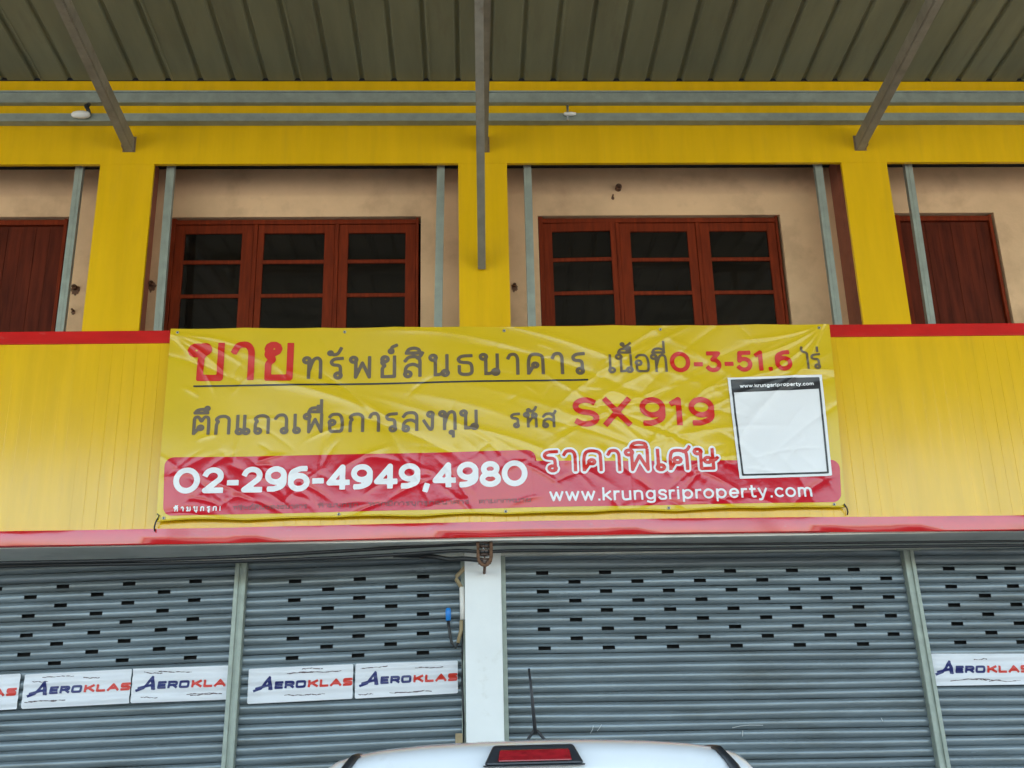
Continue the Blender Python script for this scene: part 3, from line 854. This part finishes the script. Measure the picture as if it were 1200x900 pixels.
# red band with the raised left block
poly = [(-2.330, 3.562), (-2.345, 3.89), (.47, 3.91), (.47, 3.82), (2.945, 3.80), (2.930, 3.592), (.4, 3.585)]
sheet_obj('red_band', field_poly(poly, .072, .011), ban_y, .0022, M['ban_red'], BAN)
def text(name, t, x0, x1, zb0, zb1, H, hw, material, off=.0045, gap=None, base_h=1.0, cell=.0075, butt=True, aspect=1.28):
    if gap is None:
        gap = 0.0
        sz = (H - 2 * hw) / base_h * aspect
        while gap < .6:
            us = [p[0] for l in layout(t, gap) for p in l]
            if (max(us) - min(us)) * sz >= x1 - x0 - 2 * hw: break
            gap += .01
    return lettering(name, fit(layout(t, gap), x0, x1, zb0, zb1, H, hw, base_h), hw, off, material, cell, butt)
text('lettering', 'ขาย', -2.307, -1.437, 4.607, 4.600, .340, .0275, M['ink_red'], aspect=1.30)
text('lettering', 'ทรัพย์สินธนาคาร', -1.368, .982, 4.612, 4.630, .200, .0140, M['ink_grey'], aspect=1.22, cell=.006)
lettering('underline', [[(-2.235, 4.562), (.99, 4.580)]], .0075, .0045, M['ink_black'], .005)
text('lettering', 'เนื้อที่', 1.167, 1.667, 4.637, 4.640, .165, .0105, M['ink_grey'], cell=.005)
text('lettering', '0-3-51.6', 1.690, 2.722, 4.640, 4.643, .185, .0185, M['ink_red'], cell=.006, gap=.20)
text('lettering', 'ไร่', 2.797, 2.968, 4.650, 4.655, .145, .0100, M['ink_grey'], cell=.005)
text('lettering', 'ตึกแถวเพื่อการลงทุน', -2.222, .087, 4.144, 4.160, .172, .0130, M['ink_grey'], cell=.0055)
text('lettering', 'รหัส', .341, .724, 4.167, 4.168, .135, .0112, M['ink_grey'], cell=.005)
text('lettering', 'SX919', .857, 2.030, 4.176, 4.170, .252, .0235, M['ink_red'], gap=.20)
RK = fit(layout('ราคาพิเศษ', .16), .590, 2.040, 3.790, 3.792, .200, .020)
lettering('lettering', RK, .030, .0040, M['ink_white'], .006, False)
lettering('lettering', RK, .0135, .0060, M['ink_red'], .0055, True)
text('lettering', '02-296-4949,4980', -2.338, .470, 3.664, 3.686, .212, .0225, M['ink_white'], gap=.17)
text('lettering', 'www.krungsriproperty.com', .640, 2.767, 3.557, 3.565, .112, .0085, M['ink_white'], cell=.0045, base_h=1.0, gap=.16)
text('small_print', 'ห้ามบุกรุก!', -2.322, -1.955, 3.521, 3.523, .040, .0045, M['ink_white'], cell=.0030)
for w_, xa, xb in (('ทรัพย์สินของธนาคาร', -1.86, -1.28), ('ห้ามบุกรุก', -1.20, -.88), ('หากมีการบุกรุกธนาคาร', -.80, .0), ('ตามกฎหมาย'.replace('ฎ', 'ก'), .08, .49)):
    f_ = lambda q: 3.528 + .027 * (q + 1.86) / 2.35
    text('small_print', w_, xa, xb, f_(xa), f_(xb), .034, .0038, M['ink_faint'], cell=.0035, gap=.10)
# white card with a black border and header strip; its pattern field is left blank
q = [(2.165, 4.589), (2.958, 4.602), (2.945, 3.738), (2.185, 3.720)]
sheet_obj('card', field_poly(q, 0.0, .011), ban_y, .0080, M['ink_white'], BAN)
ib = [(2.196, 4.562), (2.927, 4.572), (2.914, 3.764), (2.214, 3.752)]
lettering('card_border', [ib + [ib[0]]], .008, .0100, M['ink_black'], .005)
hd = [(2.196, 4.562), (2.927, 4.572), (2.926, 4.478), (2.199, 4.458)]
sheet_obj('card_header', field_poly(hd, 0.0, .009), ban_y, .0110, M['ink_black'], BAN)
text('card_lettering', 'www.krungsriproperty.com', 2.26, 2.88, 4.497, 4.508, .032, .0036, M['ink_white'], off=.0130, cell=.003)
# eyelets and the cords at the lower corners
def eyelet(s, t):
    i, j = int(s * NXB), int(t * NZB)
    x, y, z = PX[i, j], PY[i, j], PZ[i, j]
    m = MB()
    rings = []
    for a in range(12):
        an = 2 * math.pi * a / 12
        c, sn = math.cos(an), math.sin(an)
        rings.append([(x + c * rd, y - .003 + dy, z + sn * rd) for rd, dy in ((.013, .002), (.010, -.002), (.006, -.001), (.006, .003))])
    rings.append(rings[0])
    m.loft(rings, closed=True, caps=False)
    m.add([(x + .006 * math.cos(2 * math.pi * a / 8), y - .0035, z + .006 * math.sin(2 * math.pi * a / 8)) for a in range(8)], [tuple(range(8))], 1)
    m.build('eyelet', [M['alloy'], M['dark']], BAN)
for s in (.012, .26, .5, .74, .985): eyelet(s, .982); eyelet(s, .018)
m = MB(); m.tube([(-2.438, -.06, 3.468), (-2.452, -.055, 3.44), (-2.462, -.045, 3.40), (-2.455, -.042, 3.37)], .006, 6)
m.tube([(-2.438, -.06, 3.468), (-2.425, -.07, 3.49), (-2.442, -.07, 3.505)], .005, 6); m.build('cord', M['rubber'], BAN)
m = MB(); m.tube([(3.01, -.06, 3.50), (3.03, -.055, 3.475), (3.045, -.03, 3.44), (3.04, -.02, 3.42)], .006, 6); m.build('cord', M['rubber'], BAN)

# ================================================================== vinyl signs on the shutters
def vinyl(x0, x1, z0l, z0r, z1l, z1r, label, seed, text_x=(.03, .98), clip=None):
    rr = random.Random(seed)
    t = thing('vinyl_sign', label, 'sign', ((x0 + x1) / 2, YS - .03, min(z0l, z0r)), 'white shop signs stuck along the roller shutters')
    ys = YS - .026
    cr = [(rr.uniform(x0, x1), rr.uniform(.1, .9), rr.uniform(.1, .35), rr.uniform(.002, .006)) for _ in range(9)]
    def yf(x, z):
        x = np.asarray(x); z = np.asarray(z)
        u = (x - x0) / (x1 - x0); zl = z0l + (z0r - z0l) * u; h = (z1l + (z1r - z1l) * u) - zl
        v = (z - zl) / h
        y = np.full(x.shape, ys) - .0035 * np.cos(2 * math.pi * (z - zl) / SL + seed)
        for (cx, cv, ln, am) in cr:
            y -= am * np.exp(-((x - cx) / ln) ** 2) / np.cosh((v - cv - .05 * (x - cx)) / .045)
        return y
    q = [(x0, z0l), (x0, z1l), (x1, z1r), (x1, z0r)]
    sheet_obj('panel', field_poly(q, 0, .010), yf, 0, M['vinyl'], t)
    # torn and dirty streaks
    for k in range(5):
        v = rr.choice((.84, .90, .12, .18, .80)) + rr.uniform(-.02, .02)
        a = rr.uniform(.0, .62); b = min(.985, a + rr.uniform(.10, .38))
        pts = []; dv = 0
        for i in range(14):
            u = a + (b - a) * i / 13
            dv += rr.uniform(-.014, .014)
            zl = z0l + (z0r - z0l) * u; h = (z1l + (z1r - z1l) * u) - zl
            pts.append((x0 + (x1 - x0) * u, zl + h * (v + dv)))
        segs = [pts[q:q + 2] for q in range(13)]      # ragged: the width changes along the tear
        sheet_obj('tear_mark', field_strokes(segs, .0040, .0028, False, [rr.uniform(.0014, .0040) for _ in segs]), yf, .0022, M['ink_smoke'], t)
    # lettering: large leaning initial with a swash, then wide capitals in two colours
    X = lambda u: x0 + (x1 - x0) * u
    Zb = lambda u: (z0l + (z0r - z0l) * u) + ((z1l - z0l) * (1 - u) + (z1r - z0r) * u) * .38
    H = .062
    ta, tb = text_x
    U = lambda f: ta + (tb - ta) * f
    big = [[(X(U(.0)), Zb(U(0)) - .006), (X(U(.07)), Zb(U(.07)) + .012), (X(U(.155)), Zb(U(.15)) + .096)],
           [(X(U(.155)), Zb(U(.15)) + .096), (X(U(.175)), Zb(U(.17)) + .002)], [(X(U(.02)), Zb(U(.02)) + .012), (X(U(.12)), Zb(U(.12)) + .030), (X(U(.16)), Zb(U(.16)) + .034)],
           [(X(U(.148)), Zb(U(.15)) + .086), (X(U(.158)), Zb(U(.16)) + .004)]]
    L1 = fit(layout('ERO', .16), X(U(.205)), X(U(.525)), Zb(U(.205)), Zb(U(.525)), H, .0100, 1.0, .08)
    L2 = fit(layout('KLA$', .14), X(U(.545)), X(U(1.0)), Zb(U(.545)), Zb(U(1.0)), H, .0095, 1.0, .08)
    if clip:
        L2 = [[p for p in l] for l in L2 if max(p[0] for p in l) < clip]
    sheet_obj('lettering', field_strokes(big, .0100, .0042), yf, .0030, M['ink_navy'], t)
    sheet_obj('lettering', field_strokes(L1, .0095, .0042), yf, .0035, M['ink_navy'], t)
    sheet_obj('lettering', field_strokes(L2, .0095, .0042), yf, .0035, M['ink_scarlet'], t)
    return t
vinyl(-4.517, -3.649, 2.065, 2.094, 2.341, 2.37, 'white sign cut by the left edge of the photo, first of the row', 21)
vinyl(-3.615, -2.761, 2.094, 2.119, 2.362, 2.387, 'white sign with the red final letter touching its right edge, on the leftmost shutter', 22, (.05, 1.0))
vinyl(-2.75, -1.946, 2.119, 2.132, 2.389, 2.399, 'white sign on the leftmost shutter directly left of the steel post', 23, (.05, 1.05), clip=-1.958)
vinyl(-1.815, -0.966, 2.092, 2.115, 2.369, 2.389, 'white sign on the narrow shutter directly right of the left steel post', 24, (.06, .995))
vinyl(-0.948, -0.109, 2.115, 2.14, 2.391, 2.399, 'white sign on the narrow shutter directly left of the white column', 25, (.05, .995))
vinyl(3.838, 4.693, 2.113, 2.107, 2.374, 2.358, 'white sign on the far right shutter past the right steel post', 26, (.05, .98))

# ================================================================== wires, insulator rack, conduit, lamps
rk = thing('insulator_rack', 'brown insulator rack holding black cables at the top of the white column', 'cable bracket', (.11, .2, 3.08))
m = MB(); m.tube([(.118, .200, 3.300), (.118, .150, 3.300), (.118, .128, 3.285), (.118, .128, 3.10), (.118, .145, 3.085), (.118, .203, 3.08)], .012, 8)
m.tube([(.118, .203, 3.08), (.118, .30, 3.08), (.118, .456, 3.08)], .012, 8); m.tube([(.118, .145, 3.268), (.118, .40, 3.262), (.118, .456, 3.24)], .010, 8); m.tube([(.066, .085, 3.268), (.066, .08, 3.15), (.074, .08, 3.115), (.095, .08, 3.088), (.118, .08, 3.078), (.141, .08, 3.088), (.162, .08, 3.115), (.170, .08, 3.15), (.170, .085, 3.268)], .014, 8); m.build('iron', M['rust'], rk)
for z in (3.250, 3.185, 3.118):
    m = MB(); m.lathe([(.018, -.026), (.050, -.022), (.053, -.012), (.030, 0), (.053, .012), (.050, .022), (.018, .026)], (.118, .128, z), 'z', 16)
    m.build('spool', M['porcelain'], rk)
m = MB(); m.tube([(.09, .10, 3.235), (.15, .095, 3.215), (.12, .09, 3.20), (.10, .10, 3.24)], .005, 6); m.build('tie_wire', M['alloy'], rk)
def cable(pts, r, label):
    q = [Vector(p) for p in pts]; out = []
    for i in range(len(q) - 1):
        p0, p1, p2, p3 = q[max(i - 1, 0)], q[i], q[i + 1], q[min(i + 2, len(q) - 1)]
        for k in range(8):
            t = k / 8
            out.append(.5 * ((2 * p1) + (-p0 + p2) * t + (2 * p0 - 5 * p1 + 4 * p2 - p3) * t * t + (-p0 + 3 * p1 - 3 * p2 + p3) * t ** 3))
    out.append(q[-1])
    m = MB(); m.tube(out, r, 8)
    return tag(m.build('cable', M['cable'], None), label, 'cable', 'black cables along the beam over the shutters')
cable([(-7.0, .20, 3.10), (-5.2, .20, 3.165), (-3.735, .20, 3.185), (-2.72, .20, 3.190), (-1.85, .20, 3.205), (-1.03, .20, 3.235), (-.347, .18, 3.262), (.118, .088, 3.255)], .015, 'upper black cable left of the rack, sagging towards the left edge')
cable([(-7.0, .24, 3.06), (-5.2, .24, 3.12), (-3.735, .24, 3.168), (-2.5, .23, 3.166), (-1.4, .22, 3.178), (-.6, .20, 3.198), (-.12, .16, 3.215), (.118, .090, 3.188)], .015, 'lower black cable left of the rack, close above the shutters')
cable([(.118, .088, 3.245), (.5, .17, 3.262), (1.036, .20, 3.254), (2.433, .20, 3.236), (4.521, .20, 3.222), (7.2, .20, 3.19)], .011, 'thin upper black cable running right from the rack under the soffit')
cable([(.118, .090, 3.190), (.45, .20, 3.214), (1.2, .24, 3.212), (2.6, .24, 3.205), (4.5, .24, 3.195), (7.2, .24, 3.16)], .014, 'lower black cable running right from the rack across the beam')
cable([(.10, .10, 3.125), (-.05, .16, 3.15), (-.16, .24, 3.160), (-.30, .27, 3.19), (-.5, .28, 3.205), (-.62, .28, 3.21)], .020, 'short thick black cable looping left from the lowest spool')
cd = thing('conduit', 'beige and white conduit pieces on the left side of the white column', 'conduit', (-0.072, 0.515, 2.524))
m = MB(); m.tube([(0.000, 0.505, 3.162), (-0.046, 0.495, 3.126), (-0.113, 0.490, 3.059), (-0.115, 0.490, 3.039), (-0.070, 0.490, 2.966)], .017, 8); m.build('elbow', M['beige'], cd)
m = MB(); m.tube([(-0.068, 0.490, 2.972), (-0.064, 0.490, 2.709)], .021, 10); m.build('tube', M['pvc_white'], cd)
m = MB(); m.tube([(-0.074, 0.490, 2.704), (-0.077, 0.490, 2.627), (-0.103, 0.490, 2.524)], .015, 8); m.build('sleeve', M['beige'], cd)
m = MB(); m.tube([(-0.064, 0.505, 2.699), (-0.068, 0.505, 2.472), (-0.072, 0.505, 2.215), (-0.062, 0.505, 1.906), (-0.068, 0.505, 1.495), (-0.064, 0.505, 0.100)], .010, 6); m.build('wire', M['cable'], cd)
m = MB(); m.box(-.129, -.072, .475, .515, 1.70, 1.824); m.build('timber_block', M['beige'], cd, bevel=.004)
pl = thing('cable_plug', 'blue capped plug hanging on a black lead beside the white column', 'plug', (-0.165, 0.495, 2.524))
m = MB(); m.lathe([(.012, -.055), (.021, -.050), (.023, .02), (.019, .045), (.010, .05)], (-0.181, 0.495, 2.756), 'z', 12); m.build('cap', M['blue'], pl)
m = MB(); m.tube([(-0.181, 0.495, 2.704), (-0.173, 0.495, 2.627), (-0.154, 0.495, 2.524), (-0.124, 0.495, 2.483), (-0.087, 0.500, 2.545)], [.013, .012, .011, .010, .009], 8); m.build('lead', M['cable'], pl)
lp = thing('lamp', 'small white lamp with a black holder on the rail left of the left rafter', 'lamp', (-3.37, -.1, 7.10), 'small lamps on the canopy rails')
m = MB(); m.lathe([(.012, -.085), (.026, -.07), (.034, -.03), (.036, .02), (.028, .06), (.016, .075)], (-3.375, -.125, 7.075), 'x', 14); m.build('bulb', M['bulb'], lp)
m = MB(); m.tube([(-3.345, -.065, 7.22), (-3.345, -.11, 7.17), (-3.32, -.125, 7.12), (-3.305, -.125, 7.085)], [.018, .022, .018, .014], 10); m.build('holder', M['trim_black'], lp)
lp = thing('lamp', 'tiny white lamp on a grey bracket on the rail right of the brace', 'lamp', (.93, -.1, 7.08), 'small lamps on the canopy rails')
m = MB(); m.lathe([(.006, -.05), (.016, -.04), (.019, .02), (.012, .06)], (.935, -.118, 7.085), 'x', 10); m.build('bulb', M['bulb'], lp)
m = MB(); m.tube([(.925, -.062, 7.2), (.925, -.10, 7.18), (.92, -.118, 7.09), (.918, -.115, 7.02)], .011, 8); m.build('holder', M['alloy'], lp)

# ================================================================== pickup truck seen from behind
CX = .195
T = thing('pickup_truck', 'white pickup truck parked facing the shutters with red high brake light', 'truck', (CX, -4.6, 0))
def sym(p): return p + [(-a, b) for a, b in p[::-1] if abs(a) > 1e-6]
def cabring(y, wb, wr, zr, zb=1.02, yb=None):
    """half section: belt -> pillar -> rounded roof edge -> crown; yb shears the bottom along y"""
    yb = y if yb is None else yb
    k = wr / .66
    pts = [(wb, zb), (wb * .5 + wr * .5 + .012, (zb + zr) / 2), (.668 * k, zr - .120), (.652 * k, zr - .092), (.628 * k, zr - .066), (.598 * k, zr - .047), (.55 * k, zr - .032),
           (.46 * k, zr - .018), (.33 * k, zr - .008), (.17 * k, zr - .002), (0, zr)]
    full = pts + [(-a, b) for a, b in pts[:-1][::-1]]
    return [(CX + a, yb + (y - yb) * min(1, max(0, (b - zb) / (zr - zb))), b) for a, b in full]
m = MB()
rings = [cabring(-5.165, .785, .600, 1.628, yb=-5.235), cabring(-5.150, .79, .640, 1.672, yb=-5.225), cabring(-5.115, .795, .654, 1.696, yb=-5.20), cabring(-5.06, .80, .660, 1.709, yb=-5.14),
         cabring(-4.85, .80, .662, 1.714, yb=-4.9), cabring(-4.3, .80, .662, 1.716, yb=-4.3), cabring(-3.85, .80, .655, 1.706, yb=-3.7), cabring(-3.68, .80, .64, 1.678, yb=-3.25), cabring(-3.60, .79, .62, 1.64, yb=-2.98)]
m.loft(rings, closed=True, caps=True)
m.build('cab', M['car_white'], T, autosmooth=R(40))
# high brake light
def trap(x0, x1, z0, z1, ins, y0, y1, sh=.01):
    return [(x0, y0, z0), (x1, y0, z0), (x1, y1, z0), (x0, y1, z0), (x0 + ins, y0 + sh, z1), (x1 - ins, y0 + sh, z1), (x1 - ins, y1, z1), (x0 + ins, y1, z1)]
m = MB(); m.hexa(trap(CX - .160, CX + .130, 1.643, 1.697, .028, -5.196, -5.09, .03)); bl = m.build('brake_light', M['trim_black'], T, bevel=.007)
m = MB(); m.hexa(trap(CX - .120, CX + .094, 1.652, 1.684, .006, -5.204, -5.16, .016)); m.build('lens', M['lens_red'], bl, bevel=.004)
m = MB(); m.hexa(trap(CX - .162, CX + .132, 1.638, 1.6425, -.002, -5.190, -5.10, .002)); m.build('seal', M['trim_black'], bl, bevel=.002)
# roof mouldings
for s in (-1, 1):
    path = [(.535, -3.72, 1.655), (.540, -4.3, 1.674), (.540, -4.9, 1.674), (.540, -5.04, 1.674), (.548, -5.11, 1.670), (.566, -5.155, 1.640), (.590, -5.185, 1.590), (.61, -5.205, 1.50), (.66, -5.225, 1.25)]
    rg = []
    for (a, y, z) in path:
        c = (CX + s * a, y, z + .002)
        wv = .021
        rg.append([(c[0] - wv, c[1], c[2] - .006 + (.008 if s > 0 else -.006)), (c[0], c[1] - .010, c[2] + .009), (c[0] + wv, c[1], c[2] - .006 - (.006 if s > 0 else -.008)), (c[0], c[1] + .03, c[2] - .02)])
    m = MB(); m.loft(rg); m.build('roof_moulding', M['trim_black'], T)
# aerial
an = MB(); an.tube([(CX + .065, -3.86, 1.742), (CX + .055, -3.86, 1.90), (CX + .046, -3.86, 2.005)], [.0085, .006, .0045], 8)
ao = an.build('aerial', M['rubber'], T)
m = MB(); m.tube([(CX + .028, -3.86, 1.706), (CX + .032, -3.86, 1.722), (CX + .058, -3.86, 1.756), (CX + .074, -3.86, 1.756), (CX + .102, -3.86, 1.722), (CX + .106, -3.86, 1.706)], .006, 8)
m.box(CX + .022, CX + .112, -3.885, -3.835, 1.700, 1.716); m.build('aerial_base', M['rubber'], ao)
# windows of the cab
def pane(pts, name='cab_window'):
    m = MB(); m.add(pts, [tuple(range(len(pts)))]); o = m.build(name, M['car_glass'], T, fix=False); return o
pane([(CX - .56, -5.236, 1.10), (CX + .56, -5.236, 1.10), (CX + .50, -5.190, 1.54), (CX - .50, -5.190, 1.54)], 'rear_window')
pane([(CX + .64, -3.02, 1.10), (CX - .64, -3.02, 1.10), (CX - .56, -3.50, 1.56), (CX + .56, -3.50, 1.56)], 'windscreen')
for s in (-1, 1):
    for (ya, yb, yc, yd) in ((-5.05, -4.42, -4.45, -4.98), (-4.34, -3.35, -3.72, -4.34)):
        pts = [(CX + s * .806, ya, 1.10), (CX + s * .806, yb, 1.10), (CX + s * .706, yc, 1.54), (CX + s * .706, yd, 1.54)]
        pane(pts if s > 0 else pts[::-1])
# lower body, bonnet, bed
def bodyring(y, w_, zt, zb=.48):
    pts = [(w_ * .93, zb), (w_, zb + .12), (w_ * 1.0, zt - .18), (w_ * .975, zt - .05), (w_ * .94, zt), (0, zt + .015)]
    full = pts + [(-a, b) for a, b in pts[:-1][::-1]]
    return [(CX + a, y, b) for a, b in full]
m = MB(); m.loft([bodyring(-5.24, .86, 1.035), bodyring(-4.4, .87, 1.04), bodyring(-3.4, .87, 1.05), bodyring(-2.95, .87, 1.045), bodyring(-2.2, .86, 1.00), bodyring(-1.95, .80, .92), bodyring(-1.88, .74, .80)])
m.build('body', M['car_white'], T, autosmooth=R(40))
m = MB()
m.box(CX - .86, CX - .78, -6.72, -5.27, .52, 1.03); m.box(CX + .78, CX + .86, -6.72, -5.27, .52, 1.03); m.box(CX - .779, CX + .779, -6.72, -5.27, .52, .60); m.box(CX - .779, CX + .779, -5.30, -5.27, .601, 1.0)
m.build('cargo_bed', M['car_white'], T, bevel=.015)
m = MB(); m.box(CX - .775, CX + .775, -6.76, -6.70, .605, 1.03); tg = m.build('tailgate', M['car_white'], T, bevel=.015)
m = MB(); m.box(CX - .10, CX + .10, -6.775, -6.761, .86, .92); m.build('handle', M['trim_black'], tg, bevel=.004)
m = MB(); m.box(CX - .82, CX + .82, -6.86, -6.765, .42, .55); m.build('rear_bumper', M['chrome'], T, bevel=.02)
m = MB(); m.box(CX - .86, CX + .86, -1.93, -1.80, .36, .60); m.build('front_bumper', M['car_white'], T, bevel=.03)
m = MB(); m.box(CX - .45, CX + .45, -1.90, -1.86, .64, .84); m.build('grille', M['trim_black'], T, bevel=.01)
for s in (-1, 1):
    xa, xb = sorted((CX + s * .50, CX + s * .76))
    m = MB(); m.box(xa, xb, -1.96, -1.855, .68, .86); m.build('headlight', M['lens_white'], T, bevel=.015)
    xa, xb = sorted((CX + s * .778, CX + s * .868))
    m = MB(); m.box(xa, xb, -6.775, -6.60, .62, .98); m.build('tail_light', M['lens_red'], T, bevel=.01)
    m = MB(); xa, xb = sorted((CX + s * .88, CX + s * 1.05)); m.box(xa, xb, -3.42, -3.32, 1.06, 1.22); m.build('wing_mirror', M['car_white'], T, bevel=.03)
    for y in (-6.05, -2.75):
        cx_ = CX + s * .74
        m = MB(); m.lathe([(.22, -.11), (.33, -.11), (.365, -.085), (.375, 0), (.365, .085), (.33, .11), (.22, .11)], (cx_, y, .375), 'x', 28); wh = m.build('wheel', M['rubber'], T)
        m = MB(); m.lathe([(.03, .10 * s), (.07, .118 * s), (.18, .10 * s), (.215, .116 * s), (.218, .05 * s)], (cx_, y, .375), 'x', 24); m.build('rim', M['alloy'], wh)
    for y in (-4.4, -3.4):
        m = MB(); xa, xb = sorted((CX + s * .868, CX + s * .885)); m.box(xa, xb, y - .5, y - .38, .93, .96); m.build('door_handle', M['chrome'], T, bevel=.004)
MB().box(CX - .70, CX + .70, -6.65, -2.0, .34, .50).build('chassis', M['trim_black'], T)
